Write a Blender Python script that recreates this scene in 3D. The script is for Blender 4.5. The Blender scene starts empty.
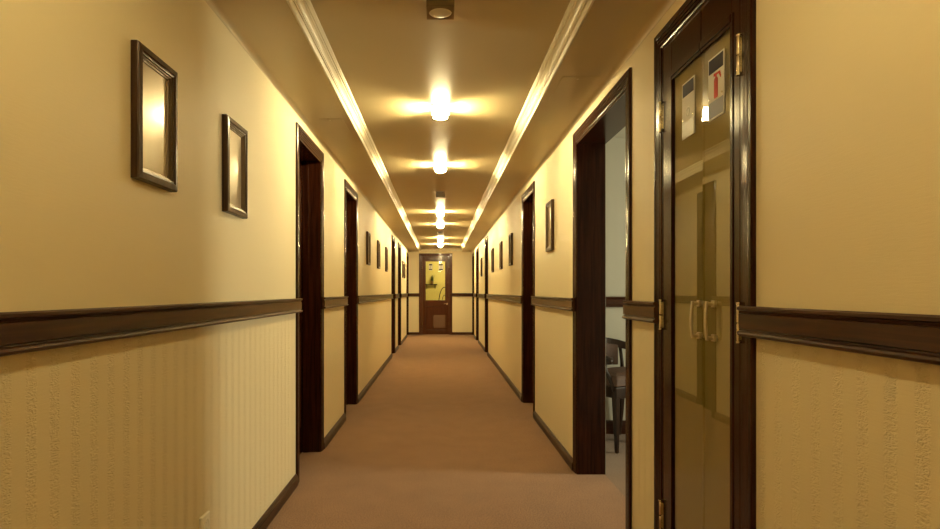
import bpy, bmesh, math, random
from mathutils import Vector, Matrix
random.seed(7)
C = bpy.context.scene.collection
PI = math.pi

# ------------------------------------------------------------------ dimensions
A = 0.90          # half width of the corridor
EYE = 1.20        # camera height
SOF = 2.34        # underside of the side soffits
CEI = 2.405       # tray ceiling
TX = 0.60         # half width of the tray
Y0, Y1 = -3.2, 16.8
WT = 0.18         # wall thickness
OPZ = 2.185       # top of a door opening
CW = 0.07         # casing width

# ------------------------------------------------------------------ mesh builder
class MB:
    def __init__(self):
        self.v = []; self.f = []; self.m = []; self.s = []
    def face(self, idx, mi=0, sm=False):
        self.f.append(tuple(idx)); self.m.append(mi); self.s.append(sm)
    def box(self, x0, x1, y0, y1, z0, z1, mi=0):
        x0, x1 = min(x0, x1), max(x0, x1); y0, y1 = min(y0, y1), max(y0, y1)
        b = len(self.v)
        self.v += [(x, y, z) for x in (x0, x1) for y in (y0, y1) for z in (z0, z1)]
        for q in ((0,1,3,2), (4,6,7,5), (0,4,5,1), (2,3,7,6), (0,2,6,4), (1,5,7,3)):
            self.face([b+i for i in q], mi)
        return self
    def rings(self, rings, closed_ring=True, closed_path=False, caps=True, mi=0, sm=False):
        """rings: list of lists of points, same length"""
        b = len(self.v); n = len(rings[0]); k = len(rings)
        for r in rings: self.v += [tuple(p) for p in r]
        for i in range(k if closed_path else k-1):
            j = (i+1) % k
            for q in range(n if closed_ring else n-1):
                w = (q+1) % n
                self.face((b+i*n+q, b+i*n+w, b+j*n+w, b+j*n+q), mi, sm)
        if caps and not closed_path and closed_ring:
            self.face([b+q for q in range(n)], mi)
            self.face([b+(k-1)*n+q for q in reversed(range(n))], mi)
        return self
    def tube(self, pts, r, n=10, mi=0, squash=None):
        pts = [Vector(p) for p in pts]
        rs = r if isinstance(r, (list, tuple)) else [r]*len(pts)
        up = None; rings = []
        for i, p in enumerate(pts):
            t = (pts[min(i+1, len(pts)-1)] - pts[max(i-1, 0)]).normalized()
            if up is None:
                up = Vector((0,0,1)) if abs(t.z) < .9 else Vector((0,1,0))
            a = t.cross(up).normalized(); up = a.cross(t).normalized()
            sx, sz = squash or (1, 1)
            rings.append([p + a*math.cos(2*PI*q/n)*rs[i]*sx + up*math.sin(2*PI*q/n)*rs[i]*sz for q in range(n)])
        return self.rings(rings, mi=mi, sm=True)
    def cyl(self, c, axis, r, h, n=24, mi=0):
        """solid cylinder from c along axis"""
        ax = 'xyz'.index(axis); o1, o2 = [(1,2), (2,0), (0,1)][ax]
        rings = []
        for d in (0, h):
            ring = []
            for q in range(n):
                p = list(c); p[ax] += d
                p[o1] += r*math.cos(2*PI*q/n); p[o2] += r*math.sin(2*PI*q/n)
                ring.append(p)
            rings.append(ring)
        b = len(self.v)
        for rg in rings: self.v += [tuple(p) for p in rg]
        for q in range(n):
            w = (q+1) % n
            self.face((b+q, b+w, b+n+w, b+n+q), mi, True)
        self.face([b+q for q in range(n)], mi); self.face([b+n+q for q in reversed(range(n))], mi)
        return self
    def lathe(self, c, prof, n=28, mi=0, axis='z'):
        rings = []
        for r, h in prof:
            if axis == 'z': rings.append([(c[0]+r*math.cos(2*PI*q/n), c[1]+r*math.sin(2*PI*q/n), c[2]+h) for q in range(n)])
            else:           rings.append([(c[0]+h, c[1]+r*math.cos(2*PI*q/n), c[2]+r*math.sin(2*PI*q/n)) for q in range(n)])
        return self.rings(rings, mi=mi, sm=True)
    def prism(self, poly, fn, d0, d1, mi=0):
        """poly of (a,b) extruded from depth d0 to d1; fn(a,b,d)->xyz"""
        return self.rings([[fn(a, b, d0) for a, b in poly], [fn(a, b, d1) for a, b in poly]], mi=mi)
    def build(self, name, mats, parent=None, origin=(0,0,0), bevel=0.0, seg=2, kind=None):
        if not isinstance(mats, (list, tuple)): mats = [mats]
        o = Vector(origin)
        me = bpy.data.meshes.new(name)
        me.from_pydata([tuple(Vector(p)-o) for p in self.v], [], self.f)
        for mt in mats: me.materials.append(mt)
        for p, mi, sm in zip(me.polygons, self.m, self.s):
            p.material_index = mi; p.use_smooth = sm
        bm = bmesh.new(); bm.from_mesh(me)
        bmesh.ops.recalc_face_normals(bm, faces=bm.faces)
        bm.to_mesh(me); bm.free(); me.update()
        ob = bpy.data.objects.new(name, me); C.objects.link(ob)
        if parent is None: ob.location = o
        else: ob.parent = parent
        if bevel:
            md = ob.modifiers.new('Bevel', 'BEVEL'); md.width = bevel; md.segments = seg
            md.limit_method = 'ANGLE'; md.angle_limit = math.radians(40)
        if kind: ob['kind'] = kind
        return ob

def tag(o, label, cat, group=None):
    o['label'] = label; o['category'] = cat
    if group: o['group'] = group
    return o
def empty(name, loc, label=None, cat=None, group=None, kind=None):
    o = bpy.data.objects.new(name, None); C.objects.link(o); o.location = loc
    o.empty_display_size = .1
    if label: o['label'] = label
    if cat: o['category'] = cat
    if group: o['group'] = group
    if kind: o['kind'] = kind
    return o
def copy_tree(o, parent=None):
    c = o.copy(); C.objects.link(c); c.parent = parent
    for ch in list(o.children): copy_tree(ch, c)
    return c

# ------------------------------------------------------------------ materials
def new_mat(name):
    m = bpy.data.materials.new(name); m.use_nodes = True
    nt = m.node_tree; return m, nt, nt.nodes, nt.links, nt.nodes['Principled BSDF']
def simple(name, col, rough=.5, metal=0., spec=.5, coat=0., noise=0., nscale=30., bump=0., stretch=(1,1,1)):
    m, nt, N, L, b = new_mat(name)
    b.inputs['Base Color'].default_value = (*col, 1)
    b.inputs['Roughness'].default_value = rough
    b.inputs['Metallic'].default_value = metal
    b.inputs['Specular IOR Level'].default_value = spec
    b.inputs['Coat Weight'].default_value = coat
    b.inputs['Coat Roughness'].default_value = .12
    if noise or bump:
        tc = N.new('ShaderNodeTexCoord'); mp = N.new('ShaderNodeMapping'); mp.inputs['Scale'].default_value = stretch
        nz = N.new('ShaderNodeTexNoise'); nz.inputs['Scale'].default_value = nscale; nz.inputs['Detail'].default_value = 5
        L.new(tc.outputs['Object'], mp.inputs['Vector']); L.new(mp.outputs['Vector'], nz.inputs['Vector'])
        if noise:
            rp = N.new('ShaderNodeMapRange'); rp.inputs['From Min'].default_value = .3; rp.inputs['From Max'].default_value = .7
            rp.inputs['To Min'].default_value = 1-noise; rp.inputs['To Max'].default_value = 1+noise
            L.new(nz.outputs['Fac'], rp.inputs['Value'])
            mx = N.new('ShaderNodeVectorMath'); mx.operation = 'SCALE'; mx.inputs[0].default_value = col
            L.new(rp.outputs['Result'], mx.inputs['Scale']); L.new(mx.outputs['Vector'], b.inputs['Base Color'])
        if bump:
            bp = N.new('ShaderNodeBump'); bp.inputs['Strength'].default_value = 1; bp.inputs['Distance'].default_value = bump
            L.new(nz.outputs['Fac'], bp.inputs['Height']); L.new(bp.outputs['Normal'], b.inputs['Normal'])
    return m

def wallpaper():
    """plain painted paper above the dado rail, embossed stripes of squiggles below it"""
    m, nt, N, L, b = new_mat('wallpaper')
    b.inputs['Base Color'].default_value = (.83, .72, .46, 1)
    b.inputs['Roughness'].default_value = .48
    b.inputs['Specular IOR Level'].default_value = .35
    tc = N.new('ShaderNodeTexCoord'); sp = N.new('ShaderNodeSeparateXYZ'); L.new(tc.outputs['Object'], sp.inputs[0])
    def math_(op, a, bb=None):
        n = N.new('ShaderNodeMath'); n.operation = op
        for i, s in enumerate((a, bb)):
            if s is None: continue
            if isinstance(s, (int, float)): n.inputs[i].default_value = s
            else: L.new(s, n.inputs[i])
        return n.outputs[0]
    al = math_('ADD', sp.outputs['Y'], sp.outputs['X'])
    st = math_('SINE', math_('MULTIPLY', al, 2*PI/.08))
    mask = N.new('ShaderNodeMapRange'); mask.interpolation_type = 'SMOOTHSTEP'
    mask.inputs['From Min'].default_value = -.1; mask.inputs['From Max'].default_value = .55
    L.new(st, mask.inputs['Value'])
    mp = N.new('ShaderNodeMapping'); mp.inputs['Scale'].default_value = (55, 55, 130); L.new(tc.outputs['Object'], mp.inputs['Vector'])
    nz = N.new('ShaderNodeTexNoise'); nz.inputs['Scale'].default_value = 1; nz.inputs['Detail'].default_value = 2; nz.inputs['Distortion'].default_value = 1.8
    L.new(mp.outputs['Vector'], nz.inputs['Vector'])
    low = math_('LESS_THAN', sp.outputs['Z'], 1.11)
    sq = math_('MULTIPLY', math_('MULTIPLY', math_('SUBTRACT', nz.outputs['Fac'], .5), mask.outputs['Result']), low)
    mp2 = N.new('ShaderNodeMapping'); mp2.inputs['Scale'].default_value = (25, 25, 260); L.new(tc.outputs['Object'], mp2.inputs['Vector'])
    n2 = N.new('ShaderNodeTexNoise'); n2.inputs['Scale'].default_value = 1; n2.inputs['Detail'].default_value = 3
    L.new(mp2.outputs['Vector'], n2.inputs['Vector'])
    n3 = N.new('ShaderNodeTexNoise'); n3.inputs['Scale'].default_value = 420; L.new(tc.outputs['Object'], n3.inputs['Vector'])
    h = math_('ADD', math_('MULTIPLY', sq, 1.0), math_('ADD', math_('MULTIPLY', n2.outputs['Fac'], .07), math_('MULTIPLY', n3.outputs['Fac'], .06)))
    bp = N.new('ShaderNodeBump'); bp.inputs['Strength'].default_value = .75; bp.inputs['Distance'].default_value = .008
    L.new(h, bp.inputs['Height']); L.new(bp.outputs['Normal'], b.inputs['Normal'])
    return m

def wood(name, dark, light, rough=.3, axis='z', coat=.25):
    m, nt, N, L, b = new_mat(name)
    tc = N.new('ShaderNodeTexCoord'); mp = N.new('ShaderNodeMapping')
    s = {'x': (2, 40, 40), 'y': (40, 2, 40), 'z': (40, 40, 2)}[axis]
    mp.inputs['Scale'].default_value = s; L.new(tc.outputs['Object'], mp.inputs['Vector'])
    nz = N.new('ShaderNodeTexNoise'); nz.inputs['Scale'].default_value = 1.3; nz.inputs['Detail'].default_value = 6; nz.inputs['Distortion'].default_value = .6
    L.new(mp.outputs['Vector'], nz.inputs['Vector'])
    cr = N.new('ShaderNodeValToRGB'); cr.color_ramp.elements[0].color = (*dark, 1); cr.color_ramp.elements[1].color = (*light, 1)
    cr.color_ramp.elements[0].position = .35; cr.color_ramp.elements[1].position = .7
    L.new(nz.outputs['Fac'], cr.inputs['Fac']); L.new(cr.outputs['Color'], b.inputs['Base Color'])
    b.inputs['Roughness'].default_value = rough; b.inputs['Specular IOR Level'].default_value = .2; b.inputs['Coat Weight'].default_value = coat; b.inputs['Coat Roughness'].default_value = .1
    bp = N.new('ShaderNodeBump'); bp.inputs['Strength'].default_value = .15; bp.inputs['Distance'].default_value = .0006
    L.new(nz.outputs['Fac'], bp.inputs['Height']); L.new(bp.outputs['Normal'], b.inputs['Normal'])
    return m

def carpet(name, c0, c1):
    m, nt, N, L, b = new_mat(name)
    tc = N.new('ShaderNodeTexCoord')
    n1 = N.new('ShaderNodeTexNoise'); n1.inputs['Scale'].default_value = 130; n1.inputs['Detail'].default_value = 3
    n2 = N.new('ShaderNodeTexNoise'); n2.inputs['Scale'].default_value = 5; n2.inputs['Detail'].default_value = 3
    vo = N.new('ShaderNodeTexVoronoi'); vo.inputs['Scale'].default_value = 240
    for n in (n1, n2, vo): L.new(tc.outputs['Object'], n.inputs['Vector'])
    ad = N.new('ShaderNodeMath'); ad.operation = 'MULTIPLY_ADD'; L.new(n2.outputs['Fac'], ad.inputs[0]); ad.inputs[1].default_value = .16
    L.new(n1.outputs['Fac'], ad.inputs[2])
    cr = N.new('ShaderNodeValToRGB'); cr.color_ramp.elements[0].color = (*c0, 1); cr.color_ramp.elements[1].color = (*c1, 1)
    cr.color_ramp.elements[0].position = .36; cr.color_ramp.elements[1].position = .82
    L.new(ad.outputs[0], cr.inputs['Fac']); L.new(cr.outputs['Color'], b.inputs['Base Color'])
    b.inputs['Roughness'].default_value = 1; b.inputs['Specular IOR Level'].default_value = .1
    b.inputs['Sheen Weight'].default_value = .2; b.inputs['Sheen Roughness'].default_value = .5
    bp = N.new('ShaderNodeBump'); bp.inputs['Strength'].default_value = .8; bp.inputs['Distance'].default_value = .004
    L.new(vo.outputs['Distance'], bp.inputs['Height']); L.new(bp.outputs['Normal'], b.inputs['Normal'])
    return m

def pane_mat(name, tint, ior=1.5, rough=.02):
    m, nt, N, L, b = new_mat(name); N.remove(b)
    out = N['Material Output']
    tr = N.new('ShaderNodeBsdfTransparent'); tr.inputs[0].default_value = (*tint, 1)
    gl = N.new('ShaderNodeBsdfGlossy'); gl.inputs['Roughness'].default_value = rough
    fr = N.new('ShaderNodeFresnel'); fr.inputs[0].default_value = ior
    mx = N.new('ShaderNodeMixShader')
    ge = N.new('ShaderNodeNewGeometry'); inv = N.new('ShaderNodeMath'); inv.operation = 'SUBTRACT'; inv.inputs[0].default_value = 1
    mu = N.new('ShaderNodeMath'); mu.operation = 'MULTIPLY'
    L.new(ge.outputs['Backfacing'], inv.inputs[1]); L.new(fr.outputs[0], mu.inputs[0]); L.new(inv.outputs[0], mu.inputs[1])
    L.new(mu.outputs[0], mx.inputs[0]); L.new(tr.outputs[0], mx.inputs[1]); L.new(gl.outputs[0], mx.inputs[2]); L.new(mx.outputs[0], out.inputs[0])
    return m
def emis(name, col, st):
    m, nt, N, L, b = new_mat(name)
    b.inputs['Base Color'].default_value = (.8, .8, .8, 1)
    b.inputs['Emission Color'].default_value = (*col, 1); b.inputs['Emission Strength'].default_value = st
    return m

LAMP = (1.0, .80, .40)
M_WALL = wallpaper()
M_CEIL = simple('ceiling_paint', (.60, .485, .27), .36, spec=.5, noise=.02, nscale=3, bump=.0003)
M_CORN = simple('cornice_paint', (.86, .79, .58), .4)
M_WOODZ = wood('mahogany_upright', (.018, .0048, .002), (.048, .013, .005), axis='z', rough=.2, coat=.04)
M_WOODY = wood('mahogany_along', (.034, .013, .005), (.085, .033, .012), axis='y', rough=.32, coat=.08)
M_BASE = wood('mahogany_base', (.024, .009, .004), (.06, .023, .009), axis='y', rough=.36, coat=.05)
M_WOODX = wood('mahogany_across', (.032, .010, .0045), (.07, .023, .009), axis='x')
M_FARWOOD = wood('reddish_mahogany', (.05, .013, .005), (.092, .026, .009), axis='z')
M_CHAIRW = wood('walnut', (.016, .008, .005), (.035, .017, .009), axis='z')
M_SEAT = simple('brown_upholstery', (.075, .036, .02), .6, noise=.15, nscale=60, bump=.001)
M_CARPET = carpet('brown_carpet', (.155, .082, .043), (.45, .26, .15))
M_CARPET2 = carpet('office_carpet', (.16, .10, .065), (.30, .20, .13))
M_ROOM = simple('office_paint', (.50, .48, .40), .7, bump=.0006, nscale=180)
M_BRASS = simple('brass', (.72, .66, .46), .25, metal=1)
M_NICKEL = simple('champagne_metal', (.78, .70, .52), .28, metal=1)
M_FIX = simple('bronze_fixture', (.30, .22, .12), .35, metal=1)
M_CHROME = simple('chrome', (.75, .72, .66), .12, metal=1)
M_GLASS = pane_mat('door_glass', (.92, .90, .76), 2.7, .012)
M_GLASS2 = pane_mat('clear_glass', (.93, .95, .88), 1.45, .02)
M_CLOSET = simple('tan_backing', (.40, .355, .22), .7)
M_FRAME = wood('bronzed_frame', (.035, .016, .007), (.085, .042, .018), rough=.3, coat=.1, axis='z')
M_GILT = simple('bronze_lip', (.15, .105, .06), .36, metal=.6)
M_PICT = simple('varnished_picture', (.46, .385, .26), .32, metal=.45, spec=.8, coat=.3, noise=.05, nscale=6)
M_LENSOFF = simple('frosted_lens', (.72, .66, .52), .35)
LIT = {k: (emis('lit_lens', LAMP, 480*k), emis('lit_bulb', LAMP, 3100*k), emis('lit_diffuser', LAMP, 70*k)) for k in (.45, 1., 1.25, 3.)}
M_SMOKE = simple('bronze_glass', (.20, .14, .07), .15, spec=.8)
M_BULBOFF = simple('unlit_bulb', (.6, .55, .45), .3)
M_LATT = simple('lattice_wood', (.30, .16, .09), .4)
M_IVORY = simple('ivory_plastic', (.88, .84, .70), .35)
M_HOLE = simple('dark_hole', (.02, .015, .01), .6)
M_NAVY = simple('navy_print', (.02, .014, .03), .6, spec=.2)
M_SIGNW = simple('cream_print', (.78, .76, .70), .55, spec=.2)
M_SIGNB = simple('greyblue_print', (.26, .28, .36), .5, spec=.2)
M_RED = simple('red_print', (.50, .03, .012), .6, spec=.2)
M_GREY = simple('grey_print', (.5, .48, .42), .4)
M_YELLOW = simple('yellow_room_paint', (.66, .55, .16), .6)
M_LEAF = simple('dark_leaf', (.05, .07, .02), .5, noise=.3)
M_POT = simple('clay_pot', (.35, .2, .08), .6)
M_WHITE = simple('white_frame', (.8, .8, .78), .4)

# ------------------------------------------------------------------ door openings (y0,y1 are outer edges of the casing on the wall)
LEFT = [(3.73, 4.575), (5.61, 6.47), (11.02, 11.79), (12.70, 13.55), (15.92, 16.785)]
RIGHT = [(1.71, 2.495), (2.82, 4.025), (5.71, 6.565), (11.30, 12.0), (14.08, 14.95), (15.98, 16.785)]
def W(s, u, y, z): return (s*(A-u), y, z)           # u = distance out of the wall face into the corridor

def make_wall(name, s, doors):
    b = MB(); y = Y0
    for y0, y1 in doors:
        o0, o1 = y0+CW-.005, y1-CW+.005
        b.box(s*A, s*(A+WT), y, o0, 0, 2.46)
        b.box(s*A, s*(A+WT), o0, o1, OPZ+.005, 2.46)
        y = o1
    b.box(s*A, s*(A+WT), y, Y1+.15, 0, 2.46)
    return b.build(name, M_WALL, kind='structure')
make_wall('wall_left', -1, LEFT)
make_wall('wall_right', 1, RIGHT)
# far wall with the glazed door's opening
FX0, FX1 = -.60, .33
FOZ = 2.205
b = MB()
b.box(-A, FX0+CW-.005, Y1, Y1+.15, 0, 2.46); b.box(FX1-CW+.005, A, Y1, Y1+.15, 0, 2.46)
b.box(FX0+CW-.005, FX1-CW+.005, Y1, Y1+.15, FOZ+.005, 2.46)
b.build('wall_far', M_WALL, kind='structure')
MB().box(-A, A, Y0-.15, Y0, 0, 2.46).build('wall_behind', M_WALL, kind='structure')

MB().box(-A-WT, A+WT, Y0-.15, Y1+.15, -.06, 0).build('floor', M_CARPET, kind='structure')
MB().box(-TX-.02, TX+.02, Y0-.15, Y1, CEI, 2.46).build('ceiling', M_CEIL, kind='structure')
MB().box(-A, -TX, Y0, Y1, SOF, 2.455).build('ceiling_left', M_CEIL, kind='structure')
MB().box(TX, A, Y0, Y1, SOF, 2.455).build('ceiling_right', M_CEIL, kind='structure')

# cornice round the tray
prof = [(-.004, 2.340), (.002, 2.334), (.008, 2.334), (.014, 2.348), (.0145, 2.354), (.020, 2.3545), (.0215, 2.360), (.024, 2.3605),
        (.026, 2.367), (.031, 2.374), (.038, 2.380), (.044, 2.383), (.0445, 2.390), (.050, 2.3905), (.060, 2.398), (.062, 2.4052), (-.004, 2.4052)]
path = lambda p, z: [(-(TX-p), Y0, z), (-(TX-p), Y1-p, z), ((TX-p), Y1-p, z), ((TX-p), Y0, z)]
cols = [path(p, z) for p, z in prof]
MB().rings([[c[i] for c in cols] for i in range(4)]).build('trim_1', M_CORN, kind='structure')
# small coves where the soffits meet the walls
for s in (-1, 1):
    pr = [(0, 0)] + [(.026*(1-math.sin(t)), -.026*(1-math.cos(t))) for t in [PI/2*k/6 for k in range(7)]]
    pr = [(-.001, .001), (.028, .001)] + [(.028-.028*math.sin(t), -.028+.028*math.cos(t)) for t in [PI/2*k/6 for k in range(7)]]
    b = MB(); rings = []
    for yy in (Y0, Y1): rings.append([W(s, u, yy, SOF+z) for u, z in pr])
    b.rings(rings); b.build('trim_2' if s < 0 else 'trim_3', M_CEIL, kind='structure')
for s in (-1, 1):
    b = MB()
    b.rings([[(s*x, Y1-u+.0, SOF+z) for u, z in [(-.001, .001), (.03, .001), (.03, -.012), (.012, -.03), (-.001, -.03)]] for x in (TX-.005, A-.03)])
    b.build('trim_4', M_CEIL, kind='structure')

# dado rails
RP = [(1.158, 0), (1.159, .026), (1.155, .033), (1.148, .033), (1.1445, .025), (1.139, .022), (1.136, .028), (1.094, .028), (1.091, .023),
      (1.088, .024), (1.085, .032), (1.079, .034), (1.073, .030), (1.070, .018), (1.070, 0)]
BP = [(0, 0), (0, .018), (.046, .018), (.050, .015), (.055, .015), (.060, .010), (.068, .008), (.070, 0)]
ntrim = [4]
def along_wall(s, y0, y1, profile, name, mat):
    return MB().rings([[W(s, u, y, z) for z, u in profile] for y in (y0, y1)]).build(name, mat, kind='structure')
for s, doors, side in ((-1, LEFT, 'left'), (1, RIGHT, 'right')):
    y = Y0
    for k, (y0, y1) in enumerate(doors + [(Y1, Y1)]):
        if y0 - y > .02:
            ntrim[0] += 1
            o0 = .045 if y > Y0 else 0; o1 = .045 if k < len(doors) else 0
            along_wall(s, y-o0, y0+o1, RP, 'trim_%d' % ntrim[0], M_WOODY)
            along_wall(s, y, y0, BP, 'baseboard_'+side, M_BASE)
        y = y1
for x0, x1, o0, o1 in ((-A, FX0, 0, .045), (FX1, A, .045, 0)):
    ntrim[0] += 1
    MB().rings([[(x, Y1-u, z) for z, u in RP] for x in (x0-o0, x1+o1)]).build('trim_%d' % ntrim[0], M_WOODX, kind='structure')
    MB().rings([[(x, Y1-u, z) for z, u in BP] for x in (x0, x1)]).build('baseboard_far', M_WOODX, kind='structure')

# ------------------------------------------------------------------ doors
CP = [(0, -.004), (0, .013), (.005, .016), (.013, .017), (.0145, .011), (.017, .011), (.0185, .018), (.029, .020), (.0305, .013), (.033, .013),
      (.0345, .021), (.046, .023), (.0475, .016), (.050, .016), (.052, .024), (.060, .027), (.074, .027), (.080, .021), (.080, -.004)]
CP = [(w*.875, u*.52) for w, u in CP]
def casing_rings(o0, o1, top, fn):
    """fn(a,u,z): a along the wall"""
    return [[fn(a(w), u, z(w)) for w, u in CP] for a, z in
            ((lambda w: o0-w, lambda w: 0), (lambda w: o0-w, lambda w: top+w), (lambda w: o1+w, lambda w: top+w), (lambda w: o1+w, lambda w: 0))]
def lever(fn, a, z, sgn, u0):
    """lever handle; fn(a,u,z)"""
    b = MB()
    b.prism([(a+.026*math.cos(t), z+.026*math.sin(t)) for t in [2*PI*k/20 for k in range(20)]], lambda p, q, d: fn(p, d, q), u0, u0+.008)
    b.tube([fn(a, u0+.006, z), fn(a, u0+.04, z), fn(a+sgn*.012, u0+.05, z), fn(a+sgn*.06, u0+.052, z), fn(a+sgn*.115, u0+.05, z-.002)], [.009, .009, .009, .0085, .007])
    return b
def panel_leaf(fn, o0, o1, top, u0, u1):
    b = MB()
    def bx(a0, a1, z0, z1, d0, d1):
        p, q = fn(a0, d0, z0), fn(a1, d1, z1); b.box(p[0], q[0], p[1], q[1], p[2], q[2])
    bx(o0, o1, .006, top, u0, u1)
    st = .11
    for z0, z1 in ((.20, .92), (1.06, top-.13)):                # raised moulding frames and fields
        w = [(0, u1-.001), (0, u1+.010), (.012, u1+.012), (.022, u1+.004), (.024, u1-.001)]
        rr = [[fn(aa(p), d, zz(p)) for p, d in w] for aa, zz in
              ((lambda p: o0+st+p, lambda p: z0+p), (lambda p: o1-st-p, lambda p: z0+p), (lambda p: o1-st-p, lambda p: z1-p), (lambda p: o0+st+p, lambda p: z1-p))]
        b.rings(rr, closed_path=True)
        bx(o0+st+.05, o1-st-.05, z0+.05, z1-.05, u1-.001, u1+.007)
    return b
ndoor = [0]
def door(s, y0, y1, label, leaf=True, hand=1):
    ndoor[0] += 1
    o0, o1 = y0+CW, y1-CW
    L0 = (s*A, (y0+y1)/2, 0)
    r = empty('door_%d' % ndoor[0], L0, label, None, kind='structure')
    fn = lambda a, u, z: W(s, u, a, z)
    MB().rings(casing_rings(o0, o1, OPZ, fn)).build('casing', M_WOODZ, r, L0)
    b = MB()
    for a0, a1 in ((o0-.005, o0+.016), (o1-.016, o1+.005)): b.box(s*(A-.004), s*(A+WT+.004), a0, a1, 0, OPZ+.005)
    b.box(s*(A-.004), s*(A+WT+.004), o0+.016, o1-.016, OPZ-.016, OPZ+.005)
    if leaf:
        for a0, a1 in ((o0+.016, o0+.028), (o1-.028, o1-.016)): b.box(s*(A+.085), s*(A+.125), a0, a1, 0, OPZ-.016)   # stops
    b.build('jamb', M_WOODZ, r, L0, bevel=.0015)
    if leaf:
        lf = panel_leaf(fn, o0+.018, o1-.018, OPZ-.02, -.17, -.128).build('door_leaf', M_WOODZ, r, L0, bevel=.002)
        a = o0+.075 if hand > 0 else o1-.075
        lever(fn, a, 1.02, hand, -.128).build('lever_handle', M_BRASS, lf, L0)
    return r, L0
door(-1, *LEFT[0], 'dark mahogany doorway in the left wall facing the open office', hand=1)
door(-1, *LEFT[1], 'dark mahogany doorway, second along the left wall', hand=1)
door(-1, *LEFT[2], 'dark mahogany doorway, third along the left wall', hand=1)
door(-1, *LEFT[3], 'dark mahogany doorway, fourth along the left wall', hand=1)
door(-1, *LEFT[4], 'dark mahogany doorway in the far corner of the left wall', hand=1)
door(1, *RIGHT[1], 'wide dark mahogany doorway open onto the office with the wooden armchair', leaf=False)
door(1, *RIGHT[2], 'dark mahogany doorway after the open office on the right wall', hand=1)
door(1, *RIGHT[3], 'dark mahogany doorway after three pictures on the right wall', hand=1)
door(1, *RIGHT[4], 'dark mahogany doorway near the end of the right wall', hand=1)
door(1, *RIGHT[5], 'dark mahogany doorway in the far corner of the right wall', hand=1)

# glazed pair of leaves in the right wall
y0, y1 = RIGHT[0]; o0, o1 = y0+CW, y1-CW
ndoor[0] += 1
L0 = (A, (y0+y1)/2, 0)
gd = empty('door_%d' % ndoor[0], L0, 'narrow pair of glazed mahogany door leaves with metal pull handles', None, kind='structure')
MB().rings(casing_rings(o0, o1, OPZ, lambda a, u, z: W(1, u, a, z))).build('casing', M_WOODZ, gd, L0)
b = MB()
for a0, a1 in ((o0-.005, o0+.014), (o1-.014, o1+.005)): b.box(A-.004, A+WT, a0, a1, 0, OPZ+.005)
b.box(A-.004, A+WT, o0+.014, o1-.014, OPZ-.014, OPZ+.005)
b.build('jamb', M_WOODZ, gd, L0, bevel=.0015)
mid = 2.056
LEAF = {}
GU0, GU1 = -.030, .004          # leaf from u=-.030 (back) to u=.004 (front)
for near in (True, False):
    h0, h1 = (o0+.015, mid-.0015) if near else (mid+.0015, o1-.015)
    st = .050 if near else .085
    s0, s1 = (h0, h0+st) if near else (h1-st, h1)     # hinge stile
    g0, g1 = (s1, h1) if near else (h0, s0)           # glass
    b = MB()
    b.box(A-GU1, A-GU0, s0, s1, .008, OPZ-.016)
    b.box(A-GU1, A-GU0, g0, g1, 2.055, OPZ-.016)
    b.box(A-GU1, A-GU0, g0, g1, .008, .20)
    # glazing bead
    for (a0, a1, z0, z1) in ((g0, g1, 2.030, 2.055), (g0, g1, .2, .222)):
        b.box(A-GU1-.006, A+.002, a0, a1, z0, z1)
        b.box(A-GU1-.002, A+.002, a0, a1, z0-.012 if z0 > 1 else z1, z0 if z0 > 1 else z1+.012)
    a0, a1 = (s1-.012, s1+.006) if near else (s0-.006, s0+.012)
    b.box(A-GU1-.003, A+.002, a0, a1, .2, 2.055)
    HP = (A, o0+.006 if near else o1-.006, 0)
    lf = b.build('door_leaf', M_WOODZ, gd, HP, bevel=.002)
    lf.location = Vector(HP)-Vector(L0); lf.rotation_euler = (0, 0, math.radians(.75 if near else -.45))
    LEAF[near] = (Vector(HP), Matrix.Rotation(lf.rotation_euler.z, 3, 'Z'), lf.rotation_euler.z)
    MB().box(A+.001, A+.009, g0-.004, g1+.0, .19, 2.06).build('glass_pane', M_GLASS, lf, HP)
    MB().box(A+.0095, A+.0145, g0-.004, g1+.0, .19, 2.06).build('backing_panel', M_CLOSET, lf, HP)
    hy = o0+.006 if near else o1-.006
    for hz in (1.905, 1.108, .30):
        b = MB()
        b.cyl((A-.012, hy, hz-.055), 'z', .0065, .052, 14); b.cyl((A-.012, hy, hz+.001), 'z', .0065, .054, 14)
        b.cyl((A-.012, hy, hz-.061), 'z', .008, .006, 14); b.cyl((A-.012, hy, hz+.055), 'z', .008, .006, 14)
        p0, p1 = (hy-.016, hy+.018)
        b.box(A-.0075, A-.0050, p0, p1, hz-.052, hz+.052)
        b.build('hinge', M_BRASS, lf, HP, bevel=.0006)
    # pull handle: two square mounts, flat bowed bar
    hc = mid-.080 if near else mid+.032
    b = MB()
    for hz in (1.048, 1.160):
        b.box(A-.002, A+.009, hc-.011, hc+.011, hz-.011, hz+.011)
        b.cyl((A-.020, hc, hz), 'x', .0065, .02, 14)
    pts = []
    for k in range(9):
        t = k/8; z = 1.040+t*.128
        bow = math.sin(PI*t)*.005
        pts.append((A-.020-bow, z))
    rings = [[(x-.003, hc-.007, z), (x+.003, hc-.007, z), (x+.003, hc+.007, z), (x-.003, hc+.007, z)] for x, z in pts]
    b.rings(rings)
    b.build('pull_handle', M_NICKEL, lf, HP, bevel=.001)

# closet behind the glazed leaves
b = MB()
b.box(A+WT+.02, A+WT+.06, 1.50, 2.575, 0, 2.46)
b.box(A+WT, A+WT+.02, 1.50, 1.54, 0, 2.46); b.box(A+WT, A+WT+.02, 2.54, 2.575, 0, 2.46)
b.box(A+WT, A+WT+.02, 1.54, 2.54, 2.42, 2.46)
b.build('wall_closet', M_CLOSET, kind='structure')
MB().box(A+WT, A+WT+.06, 1.50, 2.575, -.06, 0).build('floor_closet', M_CARPET, kind='structure')

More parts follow.
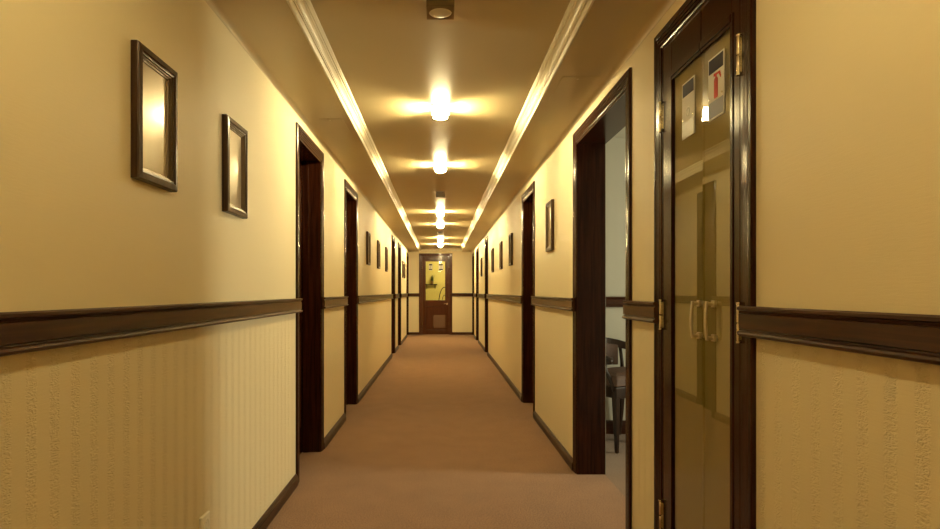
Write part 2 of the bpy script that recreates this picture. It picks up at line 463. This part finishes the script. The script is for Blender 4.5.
# signs on the glass
def glass_sign(name, yc, zc, w, h, label, icon):
    L0 = (A+.001, yc, zc-h/2)
    r = empty(name, L0, label, 'sign')
    x = A+.0005
    def fl(b, a0, a1, z0, z1, t, mi=0): b.box(x-t, x, a0, a1, z0, z1, mi)
    ya, yb = yc-w/2, yc+w/2; za, zb = zc-h/2, zc+h/2
    b = MB(); fl(b, ya, yb, za, zb, .002, 0); b.build('plate', M_SIGNW, r, L0, bevel=.0005)
    b = MB(); fl(b, ya+.006, yb-.006, zb-.052, zb-.006, .0026); b.build('header', M_NAVY, r, L0)
    b = MB(); fl(b, ya+.006, yb-.006, za+.006, za+.058, .0026)
    if icon == 'red': b.build('footer', M_SIGNB, r, L0)
    else: b.build('footer', M_GREY, r, L0)
    b = MB()
    def poly(pts, t0=.0022, t1=.003):
        b.prism(pts, lambda p, q, d: (x-d, yc-p, zc+q), t0, t1)
    if icon == 'red':      # red extinguisher: body, neck, lever, horn and hose   (p: + is towards the far edge)
        poly([(-.010, -.038), (.012, -.038), (.014, -.033), (.014, .020), (.010, .028), (-.008, .028), (-.012, .020), (-.012, -.033)])
        poly([(-.004, .027), (.006, .027), (.006, .036), (-.004, .036)])
        poly([(-.014, .034), (.030, .036), (.030, .041), (-.014, .044)])
        poly([(.020, .036), (.032, .018), (.036, .024), (.030, .038)])
        b.build('extinguisher_symbol', M_RED, r, L0)
    else:                  # pale ring symbol
        n = 24
        b.rings([[(x-t, yc+rr*math.cos(2*PI*k/n), zc-.012+rr*math.sin(2*PI*k/n)) for k in range(n)]
                 for rr, t in ((.010, .0022), (.010, .003), (.017, .003), (.017, .0022))], closed_path=True)
        b.build('ring_symbol', M_GREY, r, L0)
    for aa in (ya+.011, yb-.011): MB().cyl((x-.005, aa, za+.07), 'x', .003, .0035, 12).build('stud', M_CHROME, r, L0)
    hp, mt, ang = LEAF[icon == 'red']
    r.location = hp + mt @ (Vector(L0)-hp); r.rotation_euler = (0, 0, ang)
    return r
glass_sign('safety_sign', 1.952, 1.869, .110, .205, 'safety sign with a red extinguisher symbol stuck on the glazed door leaf', 'red')
glass_sign('notice_sign', 2.172, 1.864, .110, .205, 'pale notice with dark header on glazed door leaf beside the red extinguisher sign', 'ring')

# ------------------------------------------------------------------ far glazed door
ndoor[0] += 1
o0, o1 = FX0+CW, FX1-CW
L0 = ((FX0+FX1)/2, Y1, 0)
fd = empty('door_%d' % ndoor[0], L0, 'reddish mahogany door with tall glass pane and lattice vent at corridor end', None, kind='structure')
ff = lambda a, u, z: (a, Y1-u, z)
MB().rings(casing_rings(o0, o1, FOZ, ff)).build('casing', M_FARWOOD, fd, L0)
b = MB()
for a0, a1 in ((o0-.005, o0+.016), (o1-.016, o1+.005)): b.box(a0, a1, Y1-.004, Y1+.15, 0, FOZ+.005)
b.box(o0+.016, o1-.016, Y1-.004, Y1+.15, FOZ-.016, FOZ+.005)
b.build('jamb', M_FARWOOD, fd, L0, bevel=.0015)
h0, h1 = o0+.018, o1-.018
gx0, gx1, gz0, gz1 = -.42, .14, .955, 2.06
b = MB()
def fb(a0, a1, z0, z1, d0=.004, d1=.044): b.box(a0, a1, Y1+d0, Y1+d1, z0, z1)
fb(h0, gx0, .008, FOZ-.018); fb(gx1, h1, .008, FOZ-.018); fb(gx0, gx1, gz1, FOZ-.018)
fb(gx0, gx1, .80, gz0); fb(gx0, gx1, .008, .13); fb(gx0, gx1, .13, .80, .014, .036)
for (a0, a1, z0, z1) in ((gx0, gx1, gz0, gz1), (gx0, gx1, .13, .80)):
    w = [(0, .006), (0, -.006), (.012, -.004), (.018, .010)]
    b.rings([[(aa(p), Y1+d, zz(p)) for p, d in w] for aa, zz in
             ((lambda p: a0+p-.006, lambda p: z0+p-.006), (lambda p: a1-p+.006, lambda p: z0+p-.006), (lambda p: a1-p+.006, lambda p: z1-p+.006), (lambda p: a0+p-.006, lambda p: z1-p+.006))], closed_path=True)
lf = b.build('door_leaf', M_FARWOOD, fd, L0, bevel=.002)
MB().box(gx0-.003, gx1+.003, Y1+.020, Y1+.026, gz0-.003, gz1+.003).build('glass_pane', M_GLASS2, lf, L0)
b = MB(); vx0, vx1, vz0, vz1 = -.20, .19, .20, .545
b.box(vx0, vx1, Y1+.012, Y1+.0138, vz0, vz1, 1)
n = 9
def clipbar(p, d, hw=.009):
    # diagonal bar clipped to the vent rectangle, as a thin prism
    pts = []
    for t in (-2, 2): pts.append((p[0]+d[0]*t, p[1]+d[1]*t))
    (xa, za), (xb, zb) = pts; t0, t1 = 0., 1.
    for lo, hi, s_, e_ in ((vx0, vx1, xa, xb), (vz0, vz1, za, zb)):
        dd = e_-s_
        ta, tb = sorted(((lo-s_)/dd, (hi-s_)/dd)); t0 = max(t0, ta); t1 = min(t1, tb)
    if t1-t0 < .004: return
    A_ = (xa+(xb-xa)*t0, za+(zb-za)*t0); B_ = (xa+(xb-xa)*t1, za+(zb-za)*t1)
    nx, nz = -d[1]*hw, d[0]*hw
    b.prism([(A_[0]+nx, A_[1]+nz), (B_[0]+nx, B_[1]+nz), (B_[0]-nx, B_[1]-nz), (A_[0]-nx, A_[1]-nz)], lambda p_, q, dd: (p_, Y1+dd, q), .004, .012)
for k in range(-12, 13):
    q = .7071
    for sg in (1, -1): clipbar(((vx0+vx1)/2+k*.072, (vz0+vz1)/2), (q, sg*q))
b.build('lattice_vent', [M_LATT, M_HOLE], lf, L0)
lever(lambda a, u, z: (a, Y1-u, z), .185, .865, -1, -.004).build('lever_handle', M_CHROME, lf, L0)
for hx in (h0+.002, h1-.002):
    for hz in (1.86, .3):
        MB().cyl((hx, Y1-.006, hz-.05), 'z', .007, .1, 12).build('hinge', M_BRASS, lf, L0)
def far_sign(name, xc, w, label):
    L0 = (xc, Y1+.018, 1.865)
    r = empty(name, L0, label, 'sign')
    def fl(b, a0, a1, z0, z1, t): b.box(a0, a1, Y1+.0195-t, Y1+.0195, z0, z1)
    z0, z1 = 1.80, 1.985
    b = MB(); fl(b, xc-w/2, xc+w/2, z0, z1, .002); b.build('plate', M_SIGNW, r, L0)
    b = MB(); fl(b, xc-w/2+.008, xc+w/2-.008, z1-.045, z1-.008, .0027); b.build('header', M_NAVY, r, L0)
    b = MB(); fl(b, xc-w/2+.008, xc+w/2-.008, z0+.008, z0+.045, .0027); b.build('footer', M_NAVY, r, L0)
    b = MB(); fl(b, xc-.008, xc+.008, z0+.052, z1-.052, .0027); fl(b, xc-w/2+.012, xc+w/2-.012, z0+.085, z0+.098, .0029); b.build('symbol', M_GREY, r, L0)
far_sign('notice_sign', -.275, .105, 'small white notice with dark bands on far door glass, hinge side away from handle')
far_sign('notice_sign', .015, .125, 'white notice with dark bands on far door glass, above the lever handle')

# lit room behind the far door
b = MB()
b.box(-1.6, 1.4, 19.0, 19.1, 0, 2.5)
b.box(-1.7, -1.6, Y1+.15, 19.1, 0, 2.5); b.box(1.4, 1.5, Y1+.15, 19.1, 0, 2.5)
b.build('wall_end_room', M_YELLOW, kind='structure')
MB().box(-1.7, 1.5, Y1+.15, 19.1, 2.5, 2.56).build('ceiling_end_room', M_CEIL, kind='structure')
MB().box(-1.7, 1.5, Y1+.15, 19.1, -.06, -.001).build('floor_end_room', M_CARPET, kind='structure')
# bracket shelf with a small plant
LS = (-.32, 19.0, 1.42)
sh = empty('wall_shelf', LS, 'small dark bracket shelf on yellow wall behind far door glass', 'shelf')
MB().box(-.52, -.10, 18.85, 18.998, 1.42, 1.445).build('board', M_CHAIRW, sh, LS, bevel=.003)
for xx in (-.44, -.18):
    MB().prism([(18.998, 1.42), (18.87, 1.42), (18.998, 1.30)], lambda p, q, d: (xx+d, p, q), 0, .02).build('bracket', M_CHAIRW, sh, LS)
LP = (-.26, 18.92, 1.446)
pp = empty('potted_plant', LP, 'small dark leafy plant in a clay pot on the bracket shelf behind glass', 'plant')
MB().lathe(LP, [(.03, 0), (.045, .07), (.05, .072), (.05, .085), (.042, .085), (.038, .07)], 20).build('pot', M_POT, pp, LP)
b = MB()
for k in range(26):
    a = k*2.4; rr = .035+.07*random.random(); hh = .10+.22*random.random()
    p = Vector((LP[0]+rr*math.cos(a), LP[1]-.0+rr*.6*math.sin(a), LP[2]+hh))
    base = Vector((LP[0], LP[1], LP[2]+.08))
    d = (p-base).normalized(); sd = d.cross(Vector((0, 0, 1))).normalized()*.018; nn = sd.cross(d).normalized()*.003
    m_ = base.lerp(p, .55)
    b.rings([[base+nn*.3, base+sd*.1, base-nn*.3, base-sd*.1], [m_+nn, m_+sd, m_-nn, m_-sd], [p+nn*.2, p+sd*.1, p-nn*.2, p-sd*.1]])
b.build('foliage', M_LEAF, pp, LP)
# bentwood chair behind the glass
LB = (.12, 18.2, 0)
bc = empty('bentwood_chair', LB, 'dark bentwood chair with hooped back seen through far door glass', 'chair')
b = MB(); b.lathe((LB[0], LB[1], .44), [(.19, 0), (.205, .012), (.205, .03), (.19, .036)], 28); b.build('seat', M_CHAIRW, bc, LB)
b = MB(); pts = [(LB[0]+.19*math.cos(t), LB[1]-.19-.03*math.sin(t)*0, .46+.88*math.sin(t)**.8 if 0 < t < PI else .46) for t in [PI*k/20 for k in range(21)]]
b.tube([(x, LB[1]+.17+.06*(z-.46), z) for x, y, z in pts], .014, 10); b.build('back_hoop', M_CHAIRW, bc, LB)
b = MB(); b.tube([(LB[0]+.10*math.cos(t), LB[1]+.17+.04, .5+.6*max(0, math.sin(t))) for t in [PI*k/16 for k in range(17)]], .010, 8); b.build('inner_hoop', M_CHAIRW, bc, LB)
for k in range(4):
    a = PI/4+k*PI/2
    MB().tube([(LB[0]+.15*math.cos(a), LB[1]+.15*math.sin(a), .44), (LB[0]+.2*math.cos(a), LB[1]+.2*math.sin(a), 0)], [.017, .012], 10).build('leg', M_CHAIRW, bc, LB)

# ------------------------------------------------------------------ office behind the open doorway
RX0, RX1, RY0, RY1 = A+WT, 3.4, 2.60, 5.08
WY0, WY1, WZ0, WZ1 = 3.38, 3.96, .45, 2.1
MB().box(RX0, RX1+.2, RY1, RY1+.1, 0, 2.5).build('wall_office_far', M_ROOM, kind='structure')
MB().box(RX0, RX1+.2, RY0-.02, RY0, 0, 2.5).build('wall_office_near', M_ROOM, kind='structure')
b = MB()
b.box(RX1, RX1+.2, RY0, WY0, 0, 2.5); b.box(RX1, RX1+.2, WY1, RY1, 0, 2.5)
b.box(RX1, RX1+.2, WY0, WY1, 0, WZ0); b.box(RX1, RX1+.2, WY0, WY1, WZ1, 2.5)
b.build('wall_office_window', M_ROOM, kind='structure')
b = MB()
b.box(RX0, RX0+.012, RY0, RIGHT[1][0]+CW-.005, 0, 2.5); b.box(RX0, RX0+.012, RIGHT[1][1]-CW+.005, RY1, 0, 2.5)
b.box(RX0, RX0+.012, RIGHT[1][0]+CW-.005, RIGHT[1][1]-CW+.005, OPZ+.005, 2.5)
b.build('wall_office_door', M_ROOM, kind='structure')
MB().box(RX0, RX1+.2, RY0-.02, RY1+.1, 2.5, 2.56).build('ceiling_office', M_ROOM, kind='structure')
MB().box(A+WT, RX1+.2, RY0-.02, RY1+.1, -.06, 0).build('floor_office', M_CARPET2, kind='structure')
ntrim[0] += 1
MB().rings([[(x, RY1-u, z) for z, u in RP] for x in (RX0+.012, RX1)]).build('trim_%d' % ntrim[0], M_WOODX, kind='structure')
MB().rings([[(x, RY1-u, z*1.6) for z, u in BP] for x in (RX0+.012, RX1)]).build('baseboard_office', M_WOODX, kind='structure')
b = MB()
for (a0, a1, z0, z1) in ((WY0, WY0+.05, WZ0, WZ1), (WY1-.05, WY1, WZ0, WZ1), (WY0+.05, WY1-.05, WZ0, WZ0+.05), (WY0+.05, WY1-.05, WZ1-.05, WZ1)):
    b.box(RX1+.08, RX1+.14, a0, a1, z0, z1)
wn = b.build('window_1', M_WHITE, bevel=.003, kind='structure')
MB().box(RX1+.105, RX1+.111, WY0+.045, WY1-.045, WZ0+.045, WZ1-.045).build('pane', M_GLASS2, wn)
MB().box(RX1-.05, RX1+.08, WY0-.03, WY1+.03, WZ0-.03, WZ0).build('window_sill', M_WHITE, wn, bevel=.003)

# armchair, built facing -y around its own origin
ch = empty('armchair', (0, 0, 0), 'dark wooden armchair with brown padded seat and curved back in open office', 'chair')
def leg(sx, front):
    b = MB()
    if front: pts = [(sx*.235, -.19, .47), (sx*.235, -.19, .40), (sx*.233, -.192, .2), (sx*.230, -.195, 0)]; w = [.022, .022, .017, .012]
    else:     pts = [(sx*.20, .17, .47), (sx*.20, .17, .40), (sx*.205, .19, .2), (sx*.215, .22, 0)]; w = [.02, .02, .017, .013]
    b.rings([[(x-r, y-r, z), (x+r, y-r, z), (x+r, y+r, z), (x-r, y+r, z)] for (x, y, z), r in zip(pts, w)])
    return b.build('leg', M_CHAIRW, ch, bevel=.004)
for sx in (-1, 1):
    leg(sx, True); leg(sx, False)
trap = lambda g: [(-.255-g, -.215-g), (.255+g, -.215-g), (.218+g, .185+g), (-.218-g, .185+g)]
b = MB(); b.prism(trap(0), lambda p, q, d: (p, q, d), .405, .490); b.build('seat_rail', M_CHAIRW, ch, bevel=.006)
b = MB()
b.rings([[(x, y, z) for x, y in trap(g)] for g, z in ((-.006, .490), (.004, .502), (.004, .550), (-.012, .572), (-.07, .588), (-.16, .592))])
b.build('seat_cushion', M_SEAT, ch, bevel=.012, seg=3)
# curved top rail from arm to arm
def arc(t, r=.262, cy=-.02): return (r*math.cos(t), cy+r*.92*math.sin(t))
b = MB(); rings = []
for k in range(25):
    t = PI*(.02+.96*k/24); x, y = arc(t); hz = .715+.075*math.sin(t)**1.3
    nx, ny = math.cos(t), math.sin(t); hh = .020+.016*math.sin(t)
    rings.append([(x-nx*.013, y-ny*.013, hz-hh), (x+nx*.013, y+ny*.013, hz-hh), (x+nx*.016, y+ny*.016, hz+hh), (x-nx*.010, y-ny*.010, hz+hh)])
b.rings(rings); b.build('back_rail', M_CHAIRW, ch, bevel=.005)
for sx in (-1, 1):
    b = MB()
    b.tube([(sx*.262, -.01, .715), (sx*.270, -.07, .710), (sx*.272, -.12, .706), (sx*.270, -.155, .696)], [.017, .019, .021, .019], 12)
    b.lathe((sx*.270-.024, -.160, .684), [(.012, 0), (.026, .004), (.028, .024), (.026, .044), (.012, .048)], 20, axis='x')
    b.build('arm', M_CHAIRW, ch)
    b = MB()
    b.tube([(sx*.270, -.125, .705), (sx*.268, -.105, .66), (sx*.262, -.115, .60), (sx*.252, -.16, .53), (sx*.243, -.19, .46)], [.014, .014, .015, .018, .02], 12)
    b.build('arm_support', M_CHAIRW, ch)
    b = MB()
    b.tube([(sx*.20, .165, .45), (sx*.205, .178, .62), (sx*.182, .177, .745)], [.017, .015, .013], 10)
    b.build('back_post', M_CHAIRW, ch)
b = MB(); rings = []
for k in range(13):
    t = PI*(.30+.40*k/12); nx, ny = math.cos(t), math.sin(t); x, y = arc(t, .25)
    z0, z1 = .60, .712+.065*math.sin(t)**1.3
    rings.append([(x-nx*.018, y-ny*.018, z0), (x+nx*.008, y+ny*.008, z0), (x+nx*.008, y+ny*.008, z1), (x-nx*.018, y-ny*.018, z1)])
b.rings(rings); b.build('back_pad', M_SEAT, ch, bevel=.006, seg=3)
th = math.radians(29)
lx, ly = -.230, -.195
ch.rotation_euler = (0, 0, th)
ch.location = (1.312-(lx*math.cos(th)-ly*math.sin(th)), 4.46-(lx*math.sin(th)+ly*math.cos(th)), 0)

# ------------------------------------------------------------------ pictures
pf = empty('picture_frame', (0, 0, 0))
PW, PH = .26, .40
w = [(0, 0), (0, .019), (.003, .024), (.020, .026), (.024, .022), (.029, .021), (.030, .016), (.034, .0155), (.035, .011), (.040, .010), (.042, .006), (.042, 0)]
cor = ((-1, -1), (1, -1), (1, 1), (-1, 1))
def fr_ring(ws): return [[(d, sy*(PW/2-p), PH/2+sz*(PH/2-p)) for p, d in ws] for sy, sz in cor]
MB().rings(fr_ring(w[:6]+[(.029, 0)]), closed_path=True).build('moulding', M_FRAME, pf)
MB().rings(fr_ring([(.029, .0)]+w[5:]), closed_path=True).build('inner_lip', M_GILT, pf)
MB().box(.0005, .0065, -(PW/2-.041), PW/2-.041, .041, PH-.041).build('picture', M_PICT, pf)
PZ = 1.532
GP = 'brown framed pictures along the corridor'
PICS = [(-1, 1.872, 'brown-framed picture facing the glazed door, large in view, with a bright lamp glow on it'),
        (-1, 2.60, 'brown-framed picture just before the first doorway of the left wall'),
        (-1, 7.40, 'first framed picture past the second doorway of the left wall'),
        (-1, 8.63, 'middle one of three framed pictures between second and third left doorways'),
        (-1, 9.89, 'last framed picture before the third doorway of the left wall'),
        (-1, 14.23, 'tiny framed picture just past the fourth doorway of the left wall'),
        (-1, 14.98, 'tiny framed picture just before the far corner doorway of the left wall'),
        (1, 4.87, 'framed picture hanging between the open office doorway and the next doorway'),
        (1, 7.57, 'first framed picture past the second doorway beyond the glazed door on the right wall'),
        (1, 8.79, 'middle one of three framed pictures in a row on the right wall'),
        (1, 10.2, 'last of three framed pictures in a row on the right wall, closest to far door'),
        (1, 13.0, 'lone tiny framed picture between the last two right doorways before the corner')]
for i, (s, y, lab) in enumerate(PICS):
    o = pf if i == 0 else copy_tree(pf)
    o.location = (s*A-s*.0005, y, PZ); o.rotation_euler = (0, 0, 0 if s < 0 else PI)
    tag(o, lab, 'picture', GP)

# ------------------------------------------------------------------ ceiling lamps
def make_lamp(lit):
    m_lens, m_bulb, m_end = LIT[lit] if lit else (M_LENSOFF, M_BULBOFF, M_SMOKE)
    r = empty('ceiling_lamp', (0, 0, 0))
    H = .066; q = .056
    MB().box(-q, q, -q, q, -.008, -.0005).build('base_plate', M_FIX, r, bevel=.0015)
    for sy in (-1, 1):
        MB().box(-q, q, sy*q-.0015, sy*q+.0015, -H, -.008).build('end_glass', m_end, r)
    for sx in (-1, 1):
        for sy in (-1, 1):
            b = MB(); b.cyl((sx*(q-.004), sy*(q+.004), -.030), 'z', .005, .022, 12); b.cyl((sx*(q-.004), sy*(q-.006), -H), 'z', .003, H-.008, 10)
            b.build('post', M_CHROME, r)
    b = MB(); n = 32; zt, zb = -H+.003, -H-.002; R = .046
    outer = []; inner = []
    for k in range(n):
        t = 2*PI*k/n; c_, s_ = math.cos(t), math.sin(t); m_ = max(abs(c_), abs(s_))
        outer.append((q*c_/m_, q*s_/m_)); inner.append((R*c_, R*s_))
    b.rings([[(x, y, zt) for x, y in inner], [(x, y, zt) for x, y in outer], [(x, y, zb) for x, y in outer], [(x, y, zb) for x, y in inner]], closed_path=True)
    b.build('bezel', M_FIX, r)
    b = MB(); b.lathe((0, 0, -H), [(.0455, .002), (.0455, -.001), (.038, -.004), (.02, -.006), (.004, -.0065)], 32)
    b.build('lens', m_lens, r)
    b = MB(); b.lathe((0, 0, -.040), [(.010, .030), (.018, .026), (.020, .006), (.018, -.010), (.008, -.014)], 16)
    b.build('bulb', m_bulb, r)
    return r
LAMPS = [(-.75, True, None), (.85, True, None),
         (2.45, False, 'unlit square ceiling lamp at the very start of the row, its round lens visible'),
         (3.92, True, 'lit ceiling lamp with the largest glow, first lit one in view'),
         (5.68, True, 'lit ceiling lamp second along the row of glowing lamps'),
         (7.25, False, 'unlit square ceiling lamp between the second and third glowing lamps'),
         (9.0, True, 'third glowing ceiling lamp, just past an unlit one'),
         (10.65, True, 'fourth glowing ceiling lamp along the corridor ceiling'),
         (12.05, False, 'tiny unlit square ceiling lamp between fourth and fifth glowing lamps'),
         (13.4, True, 'fifth glowing ceiling lamp, second from the far door'),
         (15.1, True, 'last glowing ceiling lamp, closest to the far door')]
protos = {}
for y, lit, lab in LAMPS:
    if lab is None: lab = ('lit' if lit else 'unlit') + ' square ceiling lamp in the corridor part outside the view'
    key = 0 if not lit else (.45 if y < 2 else 1. if y < 8 else 1.25 if y < 14 else 3.)
    o = copy_tree(protos[key]) if key in protos else make_lamp(key)
    protos.setdefault(key, o)
    o.location = (0, y, CEI); tag(o, lab, 'ceiling lamp', 'square ceiling lamps down the corridor')

# ------------------------------------------------------------------ sockets and hatches
def socket(y, z, lab):
    L0 = (-A, y, z)
    r = empty('wall_socket', L0, lab, 'socket', 'ivory wall sockets')
    MB().box(-A+.0003, -A+.012, y-.041, y+.041, z, z+.085).build('plate', M_IVORY, r, L0, bevel=.004)
    b = MB(); b.lathe((-A+.0118, y, z+.0425), [(.028, 0), (.028, .003), (.022, .003), (.020, -.001), (.004, -.001)], 28, axis='x'); b.build('receptacle', M_IVORY, r, L0)
    b = MB()
    for dz in (-.0095, .0095): b.cyl((-A+.0105, y+dz*.2, z+.0425+dz), 'x', .0028, .0015, 12)
    b.build('pin_hole', M_HOLE, r, L0)
socket(2.275, .272, 'ivory wall socket low on the wall below the two large pictures')
socket(14.4, .27, 'tiny ivory socket low on the wall before the far left corner doorway')
def hatch(x0, x1, y0, y1, lab):
    L0 = ((x0+x1)/2, (y0+y1)/2, SOF)
    r = empty('ceiling_hatch', L0, lab, 'hatch', 'soffit access hatches')
    MB().box(x0, x1, y0, y1, SOF-.002, SOF-.0002).build('hatch_panel', M_CEIL, r, L0, bevel=.0008)
    b = MB(); b.cyl(((x0+x1)/2-.01, y0+.03, SOF-.0035), 'z', .006, .002, 14); b.build('latch', M_CORN, r, L0)
hatch(.645, .845, 3.18, 3.58, 'faint flush hatch panel in the soffit above the open office doorway')
hatch(-.80, -.645, 3.95, 4.3, 'faint small flush hatch panel in soffit above the first left doorway')

# ------------------------------------------------------------------ light
def area(name, loc, rot, sx, sy, power, col):
    l = bpy.data.lights.new(name, 'AREA'); l.shape = 'RECTANGLE'; l.size = sx; l.size_y = sy; l.energy = power; l.color = col
    o = bpy.data.objects.new(name, l); C.objects.link(o); o.location = loc; o.rotation_euler = rot
    return o
area('window_daylight', (RX1+.35, (WY0+WY1)/2, (WZ0+WZ1)/2), (0, math.radians(90), 0), 1.7, .6, 85, (1.0, .90, .74))
l = bpy.data.lights.new('end_room_lamp', 'POINT'); l.energy = 42; l.color = (1, .88, .6); l.shadow_soft_size = .12
o = bpy.data.objects.new('end_room_lamp', l); C.objects.link(o); o.location = (.35, 17.9, 2.2)

wd = bpy.data.worlds.new('World'); bpy.context.scene.world = wd; wd.use_nodes = True
bg = wd.node_tree.nodes['Background']; bg.inputs[0].default_value = (.8, .88, 1, 1); bg.inputs[1].default_value = .3

# ------------------------------------------------------------------ camera
cd = bpy.data.cameras.new('camera'); cam = bpy.data.objects.new('camera', cd); C.objects.link(cam)
cd.sensor_width = 36; cd.lens = 600/940*36
cd.shift_x = (470-440.4)/940; cd.shift_y = (291.8-264.5)/940
cd.clip_start = .02
cam.location = (0, 0, EYE); cam.rotation_euler = (PI/2, 0, 0)
sc = bpy.context.scene; sc.camera = cam
sc.view_settings.view_transform = 'Standard'; sc.view_settings.look = 'None'
sc.view_settings.exposure = .3; sc.view_settings.gamma = 1
sc.cycles.use_denoising = True
sc.cycles.max_bounces = 14; sc.cycles.diffuse_bounces = 8; sc.cycles.glossy_bounces = 6; sc.cycles.transparent_max_bounces = 12
sc.cycles.sample_clamp_indirect = 6
